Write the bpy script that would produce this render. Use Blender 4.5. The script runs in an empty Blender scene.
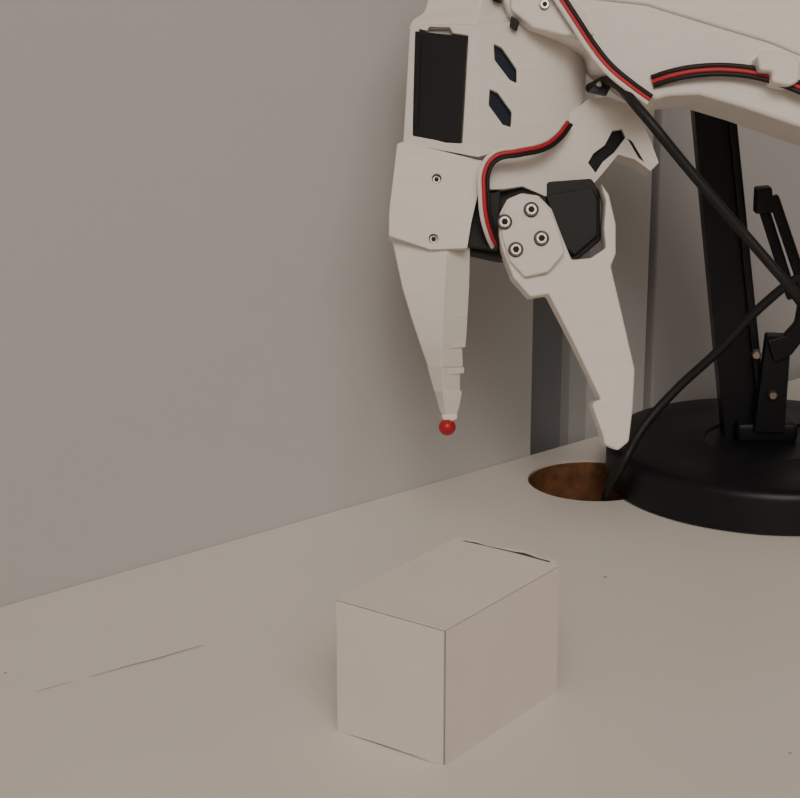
import bpy, bmesh, math
from mathutils import Vector, Matrix, Euler
D = bpy.data
scene = bpy.context.scene
COL = scene.collection
DESK = 0.75

# ------------------------------------------------------------ materials
def mat(name, col, rough=0.5, metal=0.0, var=0.0, nscale=60, bump=0.0, bscale=400, spec=0.5, stretch=None, coat=0.0):
    m = D.materials.new(name); m.use_nodes = True
    nt = m.node_tree; b = nt.nodes["Principled BSDF"]
    b.inputs["Roughness"].default_value = rough
    b.inputs["Metallic"].default_value = metal
    b.inputs["Specular IOR Level"].default_value = spec
    b.inputs["Coat Weight"].default_value = coat
    tc = nt.nodes.new("ShaderNodeTexCoord")
    mp = nt.nodes.new("ShaderNodeMapping")
    nt.links.new(tc.outputs["Object"], mp.inputs["Vector"])
    if stretch: mp.inputs["Scale"].default_value = stretch
    n = nt.nodes.new("ShaderNodeTexNoise"); n.inputs["Scale"].default_value = nscale
    n.inputs["Detail"].default_value = 4
    nt.links.new(mp.outputs["Vector"], n.inputs["Vector"])
    r = nt.nodes.new("ShaderNodeValToRGB")
    r.color_ramp.elements[0].position = 0.3; r.color_ramp.elements[1].position = 0.7
    r.color_ramp.elements[0].color = (*[c*(1-var) for c in col], 1)
    r.color_ramp.elements[1].color = (*[min(1, c*(1+var)) for c in col], 1)
    nt.links.new(n.outputs["Fac"], r.inputs["Fac"])
    nt.links.new(r.outputs["Color"], b.inputs["Base Color"])
    if bump > 0:
        n2 = nt.nodes.new("ShaderNodeTexNoise"); n2.inputs["Scale"].default_value = bscale
        nt.links.new(mp.outputs["Vector"], n2.inputs["Vector"])
        bp = nt.nodes.new("ShaderNodeBump"); bp.inputs["Strength"].default_value = bump
        bp.inputs["Distance"].default_value = 0.001
        nt.links.new(n2.outputs["Fac"], bp.inputs["Height"])
        nt.links.new(bp.outputs["Normal"], b.inputs["Normal"])
    return m

M_wall = mat("wall_paint", (0.56, 0.545, 0.54), 0.85, var=0.01, nscale=8, bump=0.15, bscale=350)
M_room = mat("room_paint", (0.60, 0.58, 0.56), 0.9, var=0.02, nscale=5)
M_ceil = mat("ceiling_paint", (0.7, 0.68, 0.66), 0.9)
M_floor = mat("wood_floor", (0.25, 0.15, 0.08), 0.5, var=0.3, nscale=6, stretch=(1, 12, 1))
M_desk = mat("desk_laminate", (0.80, 0.75, 0.695), 0.38, var=0.015, nscale=14, bump=0.03, bscale=500)
M_leg = mat("desk_leg_metal", (0.55, 0.53, 0.5), 0.4, metal=0.3)
M_chip = mat("particle_board", (0.21, 0.09, 0.038), 0.8, var=0.4, nscale=160, bump=0.5, bscale=600)
M_scr = mat("scratch", (0.42, 0.37, 0.33), 0.8)
M_white = mat("printed_plastic", (0.79, 0.745, 0.69), 0.62, var=0.02, nscale=90, bump=0.16, bscale=900, spec=0.35, stretch=(0.3, 0.3, 3))
M_black = mat("servo_plastic", (0.012, 0.012, 0.014), 0.6, var=0.1, spec=0.3)
M_lamp = mat("lamp_black", (0.006, 0.006, 0.008), 0.42, bump=0.05, bscale=900, spec=0.3)
M_cable = mat("cable_rubber", (0.013, 0.013, 0.013), 0.5, spec=0.3)
M_steel = mat("screw_steel", (0.36, 0.32, 0.28), 0.35, metal=1.0)
M_dark = mat("dark_recess", (0.012, 0.012, 0.014), 0.8)
M_blue = mat("blue_recess", (0.012, 0.018, 0.035), 0.5)
M_redw = mat("red_wire", (0.46, 0.02, 0.03), 0.5)
M_whw = mat("white_wire", (0.75, 0.7, 0.66), 0.45)
M_red = mat("red_bead", (0.42, 0.010, 0.02), 0.4)
M_box = mat("white_card", (0.79, 0.715, 0.65), 0.75, var=0.015, nscale=40, bump=0.15, bscale=300)
M_seam = mat("card_seam", (0.36, 0.31, 0.27), 0.9)
M_slit = mat("card_slit", (0.07, 0.055, 0.045), 0.9)
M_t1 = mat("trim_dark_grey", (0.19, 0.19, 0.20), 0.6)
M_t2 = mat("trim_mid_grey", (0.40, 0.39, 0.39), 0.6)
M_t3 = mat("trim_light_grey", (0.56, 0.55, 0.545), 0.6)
M_door = mat("door_paint", (0.44, 0.43, 0.435), 0.6, var=0.02, nscale=5)

# ------------------------------------------------------------ mesh helpers
def empty(name, loc, rot=(0, 0, 0)):
    e = D.objects.new(name, None); COL.objects.link(e)
    e.empty_display_size = 0.02
    e.location = loc; e.rotation_euler = rot
    return e

def bake(o):
    bpy.context.view_layer.update()
    dg = bpy.context.evaluated_depsgraph_get()
    me = D.meshes.new_from_object(o.evaluated_get(dg))
    if o.type == 'CURVE':
        n = o.name; p = o.parent; mw = o.matrix_local.copy()
        D.objects.remove(o, do_unlink=True)
        o2 = D.objects.new(n, me); COL.objects.link(o2); o2.parent = p; o2.matrix_local = mw
        return o2
    o.modifiers.clear(); o.data = me
    return o

def mesh(name, verts, faces, m, parent=None, bevel=0, seg=2, smooth=35):
    me = D.meshes.new(name)
    me.from_pydata([tuple(v) for v in verts], [], faces)
    bm = bmesh.new(); bm.from_mesh(me)
    bmesh.ops.recalc_face_normals(bm, faces=bm.faces)
    bm.to_mesh(me); bm.free()
    o = D.objects.new(name, me); COL.objects.link(o)
    if m: me.materials.append(m)
    if parent: o.parent = parent
    if bevel: finish(o, bevel, seg, smooth)
    return o

def finish(o, bevel=0, seg=2, smooth=35):
    if bevel:
        b = o.modifiers.new("b", 'BEVEL'); b.width = bevel; b.segments = seg
        b.limit_method = 'ANGLE'; b.angle_limit = math.radians(28)
        b.use_clamp_overlap = True
        bake(o)
    for p in o.data.polygons: p.use_smooth = True
    o.data.set_sharp_from_angle(angle=math.radians(smooth))
    if bevel:
        wn = o.modifiers.new("wn", 'WEIGHTED_NORMAL'); wn.keep_sharp = True; wn.weight = 90; wn.mode = 'FACE_AREA'
        bake(o)

def box(name, lo, hi, m, parent=None, bevel=0, seg=2):
    x0, y0, z0 = lo; x1, y1, z1 = hi
    v = [(x0,y0,z0),(x1,y0,z0),(x1,y1,z0),(x0,y1,z0),(x0,y0,z1),(x1,y0,z1),(x1,y1,z1),(x0,y1,z1)]
    f = [(0,1,2,3),(4,5,6,7),(0,1,5,4),(1,2,6,5),(2,3,7,6),(3,0,4,7)]
    return mesh(name, v, f, m, parent, bevel, seg)

def boxes(name, bs, m):
    V, F = [], []
    for lo, hi in bs:
        k = len(V); x0,y0,z0 = lo; x1,y1,z1 = hi
        V += [(x0,y0,z0),(x1,y0,z0),(x1,y1,z0),(x0,y1,z0),(x0,y0,z1),(x1,y0,z1),(x1,y1,z1),(x0,y1,z1)]
        F += [tuple(i+k for i in f) for f in [(0,1,2,3),(4,5,6,7),(0,1,5,4),(1,2,6,5),(2,3,7,6),(3,0,4,7)]]
    return mesh(name, V, F, m)

def cut(o, c):
    md = o.modifiers.new("c", 'BOOLEAN'); md.operation = 'DIFFERENCE'; md.object = c; md.solver = 'EXACT'
    bake(o)
    me = c.data
    D.objects.remove(c, do_unlink=True); D.meshes.remove(me)

def revolve(name, prof, m, parent, n=64, mtx=None, smooth=35):
    V, F = [], []
    for r, z in prof:
        for i in range(n):
            a = 2*math.pi*i/n
            V.append(Vector((r*math.cos(a), r*math.sin(a), z)))
    for j in range(len(prof)-1):
        for i in range(n):
            i2 = (i+1) % n
            F.append((j*n+i, j*n+i2, (j+1)*n+i2, (j+1)*n+i))
    F.append(tuple(range(n))); F.append(tuple((len(prof)-1)*n+i for i in range(n)))
    if mtx: V = [mtx @ v for v in V]
    o = mesh(name, V, F, m, parent); finish(o, 0, 0, smooth)
    return o

def tube(name, pts, r, m, parent, res=6):
    cu = D.curves.new(name, 'CURVE'); cu.dimensions = '3D'
    cu.bevel_depth = r; cu.bevel_resolution = 4; cu.resolution_u = res; cu.use_fill_caps = True
    s = cu.splines.new('BEZIER'); s.bezier_points.add(len(pts)-1)
    for bp, p in zip(s.bezier_points, pts):
        bp.co = p; bp.handle_left_type = bp.handle_right_type = 'AUTO'
    cu.materials.append(m)
    o = D.objects.new(name, cu); COL.objects.link(o); o.parent = parent
    o = bake(o)
    for p in o.data.polygons: p.use_smooth = True
    return o

# ------------------------------------------------------------ room (wall_back face at y=0, room towards -y)
H = 2.6
boxes("wall_back", [((-2.0, 0, 0), (0.0, 0.12, H)), ((0.0, 0.05, 0), (1.2, 0.12, H))], M_wall)
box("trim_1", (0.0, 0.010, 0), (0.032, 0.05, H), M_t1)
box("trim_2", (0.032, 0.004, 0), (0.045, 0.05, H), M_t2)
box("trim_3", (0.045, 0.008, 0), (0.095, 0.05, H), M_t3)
d = empty("door_1", (0.102, 0, 0))
box("door_panel", (0, 0.008, 0.01), (0.85, 0.045, 2.1), M_door, d, 0.002)
box("door_header", (0, 0.006, 2.1), (0.85, 0.05, H), M_t3, d)
box("wall_left", (-2.12, -3.0, 0), (-2.0, 0.12, H), M_room)
box("wall_right", (1.2, -3.0, 0), (1.32, 0.12, H), M_room)
box("wall_front", (-2.12, -3.12, 0), (1.32, -3.0, H), M_room)
box("floor", (-2.12, -3.12, -0.1), (1.32, 0.12, 0), M_floor)
box("ceiling", (-2.12, -3.12, H), (1.32, 0.12, H+0.1), M_ceil)

# ------------------------------------------------------------ desk
desk = empty("desk", (0, 0, 0))
hx, hy, hr = -0.0055, -0.0482, 0.0314
top = box("desk_top", (-1.15, -0.80, DESK-0.025), (0.60, -0.0004, DESK), M_desk, desk)
cyl = revolve("cutter", [(hr, DESK-0.1), (hr, DESK+0.1)], None, None, 64, Matrix.Translation((hx, hy, 0)))
cut(top, cyl)
for p in top.data.polygons: p.use_smooth = False
T = Matrix.Translation((hx, hy, DESK))
n = 64; V = []; F = []
for r, z in [(hr+0.0002, -0.001), (hr-0.0006, -0.0012), (hr-0.0006, -0.024), (hr+0.0002, -0.0245)]:
    for i in range(n):
        a = 2*math.pi*i/n; V.append(T @ Vector((r*math.cos(a), r*math.sin(a), z)))
for j in range(3):
    for i in range(n):
        F.append((j*n+i, j*n+(i+1) % n, (j+1)*n+(i+1) % n, (j+1)*n+i))
mesh("hole_edge", V, F, M_chip, desk)
box("hole_under_board", (hx-0.06, -0.10, DESK-0.040), (hx+0.06, -0.003, DESK-0.0252), M_chip, desk)
for i, (x, y) in enumerate([(-1.1, -0.75), (0.55, -0.75), (-1.1, -0.05), (0.55, -0.05)]):
    box("leg_%d" % (i+1), (x-0.025, y-0.025, 0), (x+0.025, y+0.025, DESK-0.025), M_leg, desk, 0.003)
def flat(name, pts, w):
    V = []; F = []
    for i, (x, y) in enumerate(pts):
        ww = w*(0.25+0.75*math.sin(math.pi*(i+0.3)/(len(pts)-0.4)))
        V += [(x, y-ww, DESK+0.00015), (x, y+ww, DESK+0.00015)]
    for i in range(len(pts)-1): F.append((2*i, 2*i+1, 2*i+3, 2*i+2))
    mesh(name, V, F, M_scr, desk)
flat("scratch_1", [(-0.3131, -0.0819), (-0.298, -0.0828), (-0.285, -0.0846), (-0.272, -0.0852), (-0.2639, -0.0862)], 0.0004)
flat("scratch_2", [(-0.335, -0.080), (-0.328, -0.0803), (-0.320, -0.0812)], 0.0002)
for i, (x, y, r) in enumerate([(-0.0951, -0.1397, 0.0009), (-0.1667, -0.2909, 0.0006), (-0.335, -0.058, 0.0006)]):
    revolve("speck_%d" % (i+1), [(r, 0), (r*0.8, 0.0002)], M_scr, desk, 10, Matrix.Translation((x, y, DESK)))

# ------------------------------------------------------------ cardboard box
cb = empty("cardboard_box", (-0.2316, -0.1905, DESK), (0, 0, math.radians(12.8)))
L, Wd, Hh = 0.0725, 0.0455, 0.0500
def grid_slab(name, x0, x1, y0, y1, zf, th, m, par, nx=16, ny=10):
    V = []; F = []
    for k in range(2):
        for j in range(ny+1):
            for i in range(nx+1):
                x = x0+(x1-x0)*i/nx; y = y0+(y1-y0)*j/ny
                V.append((x, y, zf(x, y)-(th if k else 0)))
    st = (nx+1)*(ny+1)
    for j in range(ny):
        for i in range(nx):
            a = j*(nx+1)+i
            F.append((a, a+1, a+nx+2, a+nx+1)); F.append((st+a, st+a+nx+1, st+a+nx+2, st+a+1))
    for i in range(nx):
        F.append((i, i+1, st+i+1, st+i)); a = ny*(nx+1)+i; F.append((a, st+a, st+a+1, a+1))
    for j in range(ny):
        a = j*(nx+1); F.append((a, st+a, st+a+nx+1, a+nx+1)); a += nx; F.append((a, a+nx+1, st+a+nx+1, st+a))
    o = mesh(name, V, F, m, par); finish(o, 0, 0, 40); return o
def sleeve():
    hl, hw, rc = L/2, Wd/2, 0.00035
    P = []
    def side(a, b, nn):
        for i in range(nn+1):
            t = i/nn; P.append((a[0]+(b[0]-a[0])*t, a[1]+(b[1]-a[1])*t, math.sin(math.pi*t)))
    side((-hl+rc, -hw), (hl-rc, -hw), 14); side((hl, -hw+rc), (hl, hw-rc), 10)
    side((hl-rc, hw), (-hl+rc, hw), 14); side((-hl, hw-rc), (-hl, -hw+rc), 10)
    V = []; F = []; N = len(P); nz = 12
    for k in range(nz+1):
        t = k/nz
        for (x, y, e) in P:
            b = 0.0005*math.sin(math.pi*t)*e
            z = t*(Hh-0.0012)
            nxn = math.copysign(1, x) if abs(abs(x)-hl) < 1e-6 else 0
            nyn = math.copysign(1, y) if abs(abs(y)-hw) < 1e-6 else 0
            if nxn < 0 and k == 0: z += 0.0006*e
            V.append((x+nxn*b, y+nyn*b, z))
    for k in range(nz):
        for i in range(N):
            F.append((k*N+i, k*N+(i+1) % N, (k+1)*N+(i+1) % N, (k+1)*N+i))
    F.append(tuple(range(N))); F.append(tuple(nz*N+i for i in range(N)))
    o = mesh("box_body", V, F, M_box, cb); finish(o, 0, 0, 30)
    return o
sleeve()
box("box_corner_seam", (-L/2-0.00008, -Wd/2-0.00012, 0.0008), (-L/2+0.00040, -Wd/2+0.0003, Hh-0.001), M_seam, cb)
def lidz(x, y):
    u = x/L+0.5; v = y/Wd+0.5
    z = Hh-0.0004+0.0005*math.sin(u*math.pi)*math.sin(v*math.pi)
    z += 0.0004*max(0, (u-0.72)/0.28)**1.5*math.sin(min(1, max(0, v*1.1))*math.pi)
    z -= 0.0003*math.exp(-((u-0.85)/0.012)**2)
    return z
XE = L/2-0.0011
grid_slab("box_lid", -L/2-0.0001, XE, -Wd/2-0.0001, Wd/2+0.0001, lidz, 0.0004, M_box, cb, 40, 16)
flapz = lambda x, y: Hh+0.0002+0.0010*math.exp(-((y+0.006)/0.008)**2)+0.0002*math.sin(y*600)
grid_slab("box_tuck_flap", L/2-0.0003, L/2+0.0003, -Wd/2+0.0015, Wd/2-0.001, flapz, 0.012, M_box, cb, 2, 28)
V = []; F = []
for i in range(21):
    t = i/20; y = -Wd/2+0.004+(Wd-0.008)*t
    V += [(XE, y, lidz(XE, y)-0.0001), (L/2-0.0003, y, lidz(XE, y)-0.0001+(flapz(0, y)-lidz(XE, y)-0.0002)*(0.55+0.25*math.sin(9*t)))]
for i in range(20): F.append((2*i, 2*i+1, 2*i+3, 2*i+2))
mesh("box_slit", V, F, M_slit, cb)

# ------------------------------------------------------------ desk lamp
yaw = math.radians(-41.18)
lp = empty("desk_lamp", (0.0576, -0.1056, DESK), (0, 0, yaw))
R = 0.0785
revolve("base", [(R-0.002, 0), (R, 0.001), (R, 0.0165), (R-0.0008, 0.0192), (R-0.0025, 0.0206), (R-0.005, 0.0212), (R-0.02, 0.0214),
                 (0.034, 0.0214), (0.0333, 0.0218), (0.0315, 0.0218), (0.0305, 0.0205), (0.001, 0.0205)], M_lamp, lp, 96)
def bar(name, p0, p1, w, t, m, par, taper=1.0, bevel=0.001, wdir=None):
    p0 = Vector(p0); p1 = Vector(p1); a = (p1-p0).normalized()
    y = Vector((0, 1, 0)); x = y.cross(a).normalized() if wdir is None else Vector(wdir); yy = a.cross(x).normalized()
    V = []
    for p, s in ((p0, 1), (p1, taper)):
        for sx, sy in ((-1,-1),(1,-1),(1,1),(-1,1)): V.append(p + x*sx*w*s/2 + yy*sy*t/2)
    return mesh(name, V, [(0,1,2,3),(4,5,6,7),(0,1,5,4),(1,2,6,5),(2,3,7,6),(3,0,4,7)], m, par, bevel)
bar("post", (-0.010, 0.014, 0.019), (-0.0515, 0.014, 0.31), 0.020, 0.014, M_lamp, lp, 0.86)
bar("post_rib", (-0.001, 0.006, 0.019), (-0.0345, 0.006, 0.24), 0.004, 0.006, M_lamp, lp)
box("post_foot", (-0.016, -0.002, 0.0195), (0.014, 0.026, 0.030), M_lamp, lp, 0.003)
bar("lower_bracket", (-0.001, -0.002, 0.026), (0.001, -0.002, 0.075), 0.015, 0.006, M_lamp, lp, 0.8)
def lplate(name, pts, y0, y1, m):
    n = len(pts)
    V = [(a-0.005, y0, b) for a, b in pts]+[(a-0.005, y1, b) for a, b in pts]
    return mesh(name, V, [tuple(range(n)), tuple(range(n, 2*n))]+[(i, (i+1) % n, n+(i+1) % n, n+i) for i in range(n)], m, lp, 0.0008)
lplate("arm_knuckle", [(0.004, 0.062), (0.012, 0.066), (0.019, 0.076), (0.022, 0.090), (0.019, 0.098), (0.013, 0.100),
                       (0.010, 0.094), (0.014, 0.089), (0.013, 0.081), (0.008, 0.075), (0.000, 0.073)], -0.008, -0.002, M_lamp)
bar("arm_rod_1", (0.012, -0.006, 0.096), (-0.006, -0.006, 0.142), 0.0050, 0.004, M_lamp, lp)
bar("arm_rod_2", (0.007, -0.001, 0.092), (-0.010, -0.001, 0.138), 0.0050, 0.004, M_lamp, lp)
bar("arm_cap", (-0.0095, -0.004, 0.134), (-0.0105, -0.004, 0.146), 0.009, 0.008, M_lamp, lp, 0.8)
for i, (x, z) in enumerate([(-0.001, 0.046), (0.012, 0.092), (-0.010, 0.066)]):
    revolve("bolt_%d" % (i+1), [(0.0026, 0), (0.0026, 0.002), (0.0018, 0.003)], M_steel, lp, 6,
            Matrix.Translation((x, -0.006, z)) @ Matrix.Rotation(math.radians(90), 4, 'X'))
bar("upper_arm", (-0.050, 0.014, 0.30), (0.10, 0.05, 0.50), 0.014, 0.012, M_lamp, lp)
revolve("lamp_head", [(0.012, 0.05), (0.02, 0.045), (0.045, 0.0), (0.043, 0.0), (0.018, 0.042)], M_lamp, lp, 48, Matrix.Translation((0.105, 0.05, 0.46)))

# ------------------------------------------------------------ robot arm: parts drafted in units of 0.414 mm
U = 0.00041413
arm = empty("robot_arm", (-0.1076, -0.0975, DESK+0.1446), (math.radians(-16.2), 0, yaw))
def S(a, b, y=0.0): return Vector(((a-520)*U, y*U, (230-b)*U))
def ev(f, a): return f(a) if callable(f) else f
def prism(name, pts, yf, yb, m, bevel=2.0, seg=2, smooth=35):
    n = len(pts)
    V = [S(a, b, ev(yf, a)) for a, b in pts] + [S(a, b, ev(yb, a)) for a, b in pts]
    F = [tuple(range(n)), tuple(range(n, 2*n))] + [(i, (i+1) % n, n+(i+1) % n, n+i) for i in range(n)]
    o = mesh(name, V, F, m, arm)
    if bevel: finish(o, bevel*U, seg, smooth)
    return o
def loft(name, rows, m, bevel=2.0, seg=2, smooth=35):
    n = len(rows[0]); V = [S(*p) for r in rows for p in r]; F = []
    for j in range(len(rows)-1):
        for i in range(n): F.append((j*n+i, j*n+(i+1) % n, (j+1)*n+(i+1) % n, (j+1)*n+i))
    F += [tuple(range(n)), tuple((len(rows)-1)*n+i for i in range(n))]
    o = mesh(name, V, F, m, arm)
    if bevel: finish(o, bevel*U, seg, smooth)
    return o
def disc(name, a, b, y0, y1, r, m, n=24, ch=0.8):
    mt = Matrix.Translation(S(a, b, y0)) @ Matrix.Rotation(math.radians(90), 4, 'X')
    h = (y0-y1)*U
    return revolve(name, [(r*U, 0), (r*U, h-ch*U), ((r-ch)*U, h)], m, arm, n, mt)

# --- wrist housing with servo bay
lf = lambda a: -8-34*(a-403)/73.0
rf = lambda a: -42+0.5*(a-476)
topr = [(410, 25, -5), (472, 33, -42), (532, 22, -14), (572, 24, 10), (592, 36, 36), (592, 36, 90), (410, 20, 70)]
botr = [(403, 144, -5), (476, 163, -42), (540, 143, -12), (568, 122, 8), (588, 94, 36), (588, 94, 90), (404, 140, 70)]
hs = loft("wrist_housing", [topr, botr], M_white, 0)
servo_win = [(419, 31), (427, 34), (429, 30), (449, 33), (452, 39), (467, 43), (461, 148), (445, 146), (436, 143), (413, 137)]
cut(hs, prism("c", servo_win, lambda a: lf(a)-20, lambda a: lf(a)+14, None, 0))
dia1 = [(492, 50), (500, 53), (515, 73), (515, 87), (508, 84), (493, 66)]
dia2 = [(488, 95), (496, 98), (510, 116), (509, 131), (501, 129), (487, 111)]
for dd in (dia1, dia2):
    cut(hs, prism("c", dd, lambda a: rf(a)-12, lambda a: rf(a)+14, None, 0))
finish(hs, 1.3*U, 2, 30)
prism("wrist_servo", [(415, 33), (466, 43), (460, 148), (412, 137)], lambda a: lf(a)+3, lambda a: lf(a)+13.5, M_black, 1.0)
prism("wrist_servo_rib", [(417, 44), (420, 44), (417, 128), (414, 128)], lambda a: lf(a)+1, lambda a: lf(a)+4, M_black, 0.5)
prism("vent_back_1", dia1, lambda a: rf(a)+8, lambda a: rf(a)+13, M_blue, 0)
prism("vent_back_2", dia2, lambda a: rf(a)+8, lambda a: rf(a)+13, M_blue, 0)

# --- top cap above the housing and the wrist joint
loft("wrist_cap", [
    [(408, 30, 0), (474, 36, -38), (520, 26, -10), (560, 20, 60), (410, 26, 60)],
    [(412, 20, 0), (474, 26, -38), (515, 16, -10), (560, 12, 60), (414, 16, 60)],
    [(424, 12, 2), (478, 15, -30), (505, 8, -10), (545, 5, 60), (426, 10, 60)],
    [(430, -8, 4), (480, -8, -26), (505, -12, -10), (545, -12, 60), (432, -10, 60)],
    [(445, -40, 6), (482, -40, -22), (506, -44, -10), (540, -44, 60), (446, -40, 60)]], M_white, 2.0)
prism("joint_gap", [(488, -6), (500, -8), (500, 6), (492, 5)], -34, 0, M_dark, 0.5)
prism("joint_gap_lower", [(509, 24), (517, 30), (515, 36), (508, 32)], -38, 0, M_dark, 0.5)

# --- forearm link towards the elbow
ff = lambda a: -34-0.05*(a-500)
link = [(505, -60), (500, -10), (502, 8), (508, 22), (528, 34), (560, 42), (586, 52), (592, 70), (612, 82), (640, 101), (650, 107),
        (662, 103), (692, 102), (735, 115), (786, 133), (900, 172), (940, 160), (950, 90), (920, 50), (830, -20), (760, -60)]
prism("forearm_link", link, ff, 45, M_white, 5, 3)
prism("forearm_rail", [(572, -20), (640, -6), (700, 12), (760, 34), (820, 60), (905, 98), (900, 112), (820, 78), (760, 52), (690, 30), (640, 14), (590, 8)], lambda a: ff(a)-4, lambda a: ff(a)+2, M_white, 3, 3)
prism("cable_clip", [(742, 70), (749, 65), (776, 68), (784, 76), (782, 95), (773, 99), (756, 95), (757, 85), (745, 84)], lambda a: ff(a)-30, lambda a: ff(a)+2, M_white, 3, 3)
prism("joint_plate", [(508, -10), (552, -6), (580, 20), (590, 44), (560, 44), (530, 36), (508, 18)], lambda a: ff(a)-7, lambda a: ff(a)+2, M_white, 3, 3)
disc("joint_screw", 541, 14, -42, -47, 5, M_steel); disc("joint_screw_socket", 541, 14, -46, -48, 2.6, M_dark, 6, .3)

# --- bracket carrying the gripper servo
bf = lambda a: -26+0.42*(a-480)
br = [(480, 166), (476, 184), (486, 192), (502, 191), (522, 187), (545, 196), (566, 194), (592, 185), (604, 172), (622, 150), (640, 154),
      (657, 165), (666, 156), (657, 133), (646, 112), (632, 98), (612, 92), (590, 96), (570, 112), (545, 140), (505, 150)]
bk = prism("servo_bracket", br, bf, lambda a: bf(a)+45, M_white, 0)
slot = [(590, 160), (596, 150), (608, 141), (616, 126), (626, 124), (630, 132), (618, 148), (606, 158), (598, 170)]
cut(bk, prism("c", slot, lambda a: bf(a)-12, lambda a: bf(a)+16, None, 0))
finish(bk, 2.2*U, 2, 30)
prism("bracket_slot_back", slot, lambda a: bf(a)+8, lambda a: bf(a)+15, M_dark, 0)
prism("bracket_edge_slot", [(632, 133), (637, 136), (650, 156), (644, 152)], lambda a: bf(a)-1, lambda a: bf(a)+5, M_dark, 0.3)
prism("sensor_board", [(588, 92), (600, 80), (612, 84), (606, 96)], -6, 4, M_blue, 1)
disc("sensor_post_1", 598, 86, -5, -12, 3, M_steel); disc("sensor_post_2", 606, 84, -5, -12, 2.4, M_redw)

# --- gripper servo
prism("gripper_servo", [(463, 250), (466, 228), (480, 186), (592, 178), (600, 192), (601, 240), (574, 263), (500, 258)], 2, 62, M_black, 2.5)
prism("gripper_servo_flange", [(462, 247), (476, 196), (500, 192), (498, 252)], -14, 4, M_black, 2)
prism("gripper_servo_face", [(545, 196), (592, 188), (597, 200), (597, 236), (574, 256), (562, 246)], -6, 4, M_black, 2)

# --- fixed jaw
jf = lambda a: -24-0.12*(a-390)
fb = prism("fixed_jaw_mount", [(397, 147), (403, 145), (484, 166), (478, 192), (470, 226), (466, 251), (430, 252), (389, 238), (389, 215)], jf, 30, M_white, 0)
for a, b in ((436, 182), (433, 241)):
    cc = disc("c", a, b, 0, -60, 4.6, None, 20, .1); cut(fb, cc)
finish(fb, 2.0*U, 2, 30)
for i, (a, b) in enumerate(((436, 182), (433, 241))):
    disc("mount_screw_%d" % (i+1), a, b, 1, -22, 4.4, M_steel, 20); disc("mount_socket_%d" % (i+1), a, b, -21, -23.5, 2.4, M_dark, 6, .2)
def ringf(v, l, c, r, yl=-8, yc=-27, yr=-14, yb=22):
    return [(l, v, yl), (c, v, yc), (r, v, yr), (r, v, yb), (l, v, yb)]
loft("fixed_jaw_finger", [
    ringf(234, 391, 447, 470, -8, -26, -6, 26), ringf(286, 402, 444, 469, -6, -26, 0, 24),
    ringf(316, 411, 442, 467.5, -5, -25, 3, 22), ringf(343, 420, 441, 466, -3, -23, 4, 20),
    ringf(346, 421, 441, 462, -3, -23, 3, 20), ringf(366, 428, 441.5, 463, -2, -20, 4, 18), ringf(368, 428, 441.5, 460, -2, -20, 4, 18),
    ringf(390, 434, 442.5, 460, 0, -16, 4, 15), ringf(392, 435, 442.5, 462, 0, -16, 4, 15),
    ringf(408, 439, 444.5, 459, 0, -10, 3, 10), ringf(417, 443, 446, 455, 0, -4, 2, 5)], M_white, 0.6, 2, 18)
for i, (v, w) in enumerate(((314, 3), (343, 4), (370, 3))):
    prism("finger_grip_step_%d" % (i+1), [(447, v), (467-i*1.5, v-3), (467-i*1.5, v+w), (450, v+w+2)], lambda a: -22+1.0*(a-444)+i*3, 4, M_white, 0.8)
mt = Matrix.Translation(S(447, 427, -2))
revolve("jaw_tip_bead", [(8.6*U*math.sin(math.pi*(i+0.02)/12.04), -8.6*U*math.cos(math.pi*(i+0.02)/12.04)) for i in range(13)], M_red, arm, 24, mt, 80)
prism("jaw_tip_socket", [(441, 415), (457, 413), (457, 419), (452, 421), (443, 420)], -6, 5, M_white, 1.2)

# --- moving jaw
mj = [(497, 238), (498, 216), (505, 203), (519, 197), (536, 199), (549, 212), (559, 238), (569, 262), (588, 260), (603, 250), (601, 230),
      (603, 204), (598, 186), (606, 197), (613, 226), (613, 256), (608, 268), (619, 314), (632, 370), (630, 408), (626, 441), (615, 450),
      (602, 444), (599, 432), (593, 416), (589, 405), (592, 401), (598, 400), (573, 348), (546, 296), (528, 299), (511, 280), (500, 252)]
prism("moving_jaw", mj, lambda a: -38+0.12*(a-497), lambda a: 14, M_white, 2.2, 3)
prism("moving_jaw_horn", [(499, 238), (500, 217), (507, 205), (520, 199.5), (535, 201.5), (547, 214), (556, 236), (561, 256), (545, 275), (522, 280), (507, 264)], -42, -34, M_white, 2.5, 3)
for i, (a, b) in enumerate(((528, 214), (502, 226), (538, 242), (513, 253))):
    disc("jaw_screw_ring_%d" % (i+1), a, b, -42, -43.5, 7.5, M_dark, 24, .3)
    disc("jaw_screw_%d" % (i+1), a, b, -42, -47, 6.8, M_steel, 24, 1.8)
    disc("jaw_screw_socket_%d" % (i+1), a, b, -46, -47.6, 3.4, M_dark, 6, .2)

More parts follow.
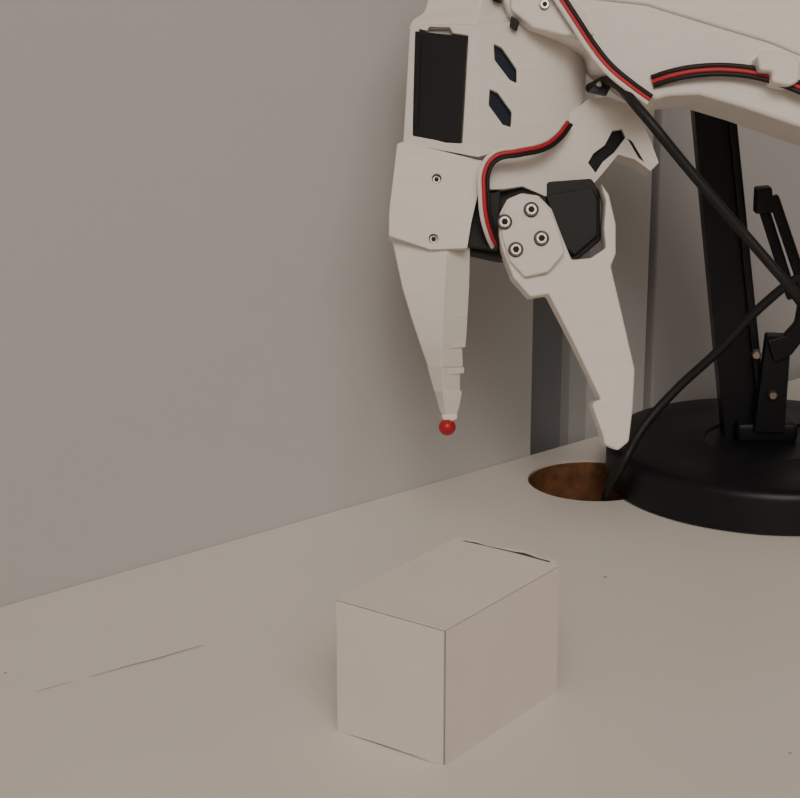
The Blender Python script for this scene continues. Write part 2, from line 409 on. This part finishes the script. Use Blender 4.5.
# --- wires
def bundle(name, pts, offs, mats, r=2.1):
    for k, (o, m) in enumerate(zip(offs, mats)):
        P = []
        for i, p in enumerate(pts):
            a = Vector(pts[max(0, i-1)][:2]); b = Vector(pts[min(len(pts)-1, i+1)][:2]); t = (b-a).normalized()
            P.append(S(p[0]-t.y*o, p[1]+t.x*o, p[2]-0.4*k))
        tube("%s_%d" % (name, k+1), P, r*U, m, arm, 8)
bundle("forearm_wire", [(539, -14, -52), (554, 8, -52), (571, 34, -52), (586, 56, -50), (603, 77, -50), (623, 94, -50), (643, 108, -48)],
       [-4, 0, 4], [M_cable, M_redw, M_whw], 2.5)
bundle("elbow_wire", [(646, 88, -44), (664, 83, -50), (690, 79, -54), (725, 79, -56), (755, 85, -60), (790, 99, -66), (860, 124, -62)],
       [-3, 1.5, 5.5], [M_cable, M_redw, M_cable], 2.6)
bundle("gripper_wire", [(568, 122, 2), (556, 138, -14), (540, 150, -30), (515, 157, -42), (492, 163, -46), (483, 176, -46), (482, 200, -44), (484, 220, -40), (489, 236, -30), (495, 246, -12)],
       [-4, 0, 4], [M_cable, M_redw, M_whw], 2.1)

# --- black power cable, looping back down to the cable hole (same draft units and origin)
cp = [(73,30,147),(90,-20,144.5),(112,-60,110.5),(160,-60,52.4),(215.7,-50,-9.4),(271,-40,-69),(330,0,-115),(386,60,-108),(396.5,120,-52.9),
      (358,160,-20),(319,180,-35),(284.7,200,-62.6),(236,225,-115.9),(188,245,-163.4),(154,248,-204),(131,241,-243.5),(118,270,-273.5),(117,286,-303)]
tube("power_cable", [Vector(p)*U for p in cp], 5.2*U, M_cable, arm, 10)

# --- elbow, upper arm and base standing on the desk beyond the photo's right edge
bpy.context.view_layer.update()
inv = (Matrix.Translation(arm.location) @ arm.rotation_euler.to_matrix().to_4x4()).inverted()
def wbox(name, c, half, m, rotz=0, bevel=0.003):
    V = []
    Rm = Matrix.Rotation(rotz, 4, 'Z')
    for sz in (-1, 1):
        for sx, sy in ((-1,-1),(1,-1),(1,1),(-1,1)):
            V.append(inv @ (Vector(c)+Rm @ Vector((sx*half[0], sy*half[1], sz*half[2]))))
    return mesh(name, V, [(0,1,2,3),(4,5,6,7),(0,1,5,4),(1,2,6,5),(2,3,7,6),(3,0,4,7)], m, arm, bevel)
def wbar(name, p0, p1, w, t, m):
    p0 = inv @ Vector(p0); p1 = inv @ Vector(p1); a = (p1-p0).normalized()
    x = a.cross(Vector((0, 1, 0))).normalized(); y = a.cross(x)
    V = [p+x*sx*w/2+y*sy*t/2 for p in (p0, p1) for sx, sy in ((-1,-1),(1,-1),(1,1),(-1,1))]
    return mesh(name, V, [(0,1,2,3),(4,5,6,7),(0,1,5,4),(1,2,6,5),(2,3,7,6),(3,0,4,7)], m, arm, 0.003)
bx, by = 0.030, -0.34
wbox("arm_base", (bx, by, DESK+0.0252), (0.040, 0.035, 0.025), M_white, yaw)
wbox("base_servo", (bx, by, DESK+0.065), (0.025, 0.02, 0.02), M_black, yaw)
elb = arm.matrix_world @ S(915, 110, 0)
wbar("upper_arm", (bx, by, DESK+0.06), elb, 0.045, 0.04, M_white)

# ------------------------------------------------------------ lights
def area(name, loc, target, size, power, col):
    l = D.lights.new(name, 'AREA'); l.shape = 'DISK'; l.size = size; l.energy = power; l.color = col
    o = D.objects.new(name, l); COL.objects.link(o); o.location = loc
    o.rotation_euler = (Vector(target)-Vector(loc)).to_track_quat('-Z', 'Y').to_euler()
area("ceiling_lamp_light", (-1.2, -1.6, 2.4), (-0.3, -0.4, 0.75), 1.8, 33, (1.0, 0.915, 0.815))
sl = D.lights.new("wall_gradient_spot", 'SPOT'); sl.energy = 120; sl.color = (1.0, 0.915, 0.82)  # added spot without a fixture; makes wall and desk fall off darker leftwards
sl.spot_size = math.radians(23); sl.spot_blend = 1.0; sl.shadow_soft_size = 0.5
so = D.objects.new("wall_gradient_spot", sl); COL.objects.link(so); so.location = (-1.2, -1.5, 2.4)
so.rotation_euler = (Vector((0.06, -0.05, 1.02))-so.location).to_track_quat('-Z', 'Y').to_euler()
w = D.worlds.new("world"); scene.world = w; w.use_nodes = True
w.node_tree.nodes["Background"].inputs[0].default_value = (0.9, 0.92, 1, 1)
w.node_tree.nodes["Background"].inputs[1].default_value = 0.3

# ------------------------------------------------------------ camera
c = D.cameras.new("camera"); co = D.objects.new("camera", c); COL.objects.link(co)
co.location = (-0.6397, -0.6302, DESK+0.290)
co.rotation_euler = (math.radians(90-16.2), 0, yaw)
c.sensor_width = 36; c.lens = 1840/800*36; c.clip_start = 0.01
scene.camera = co
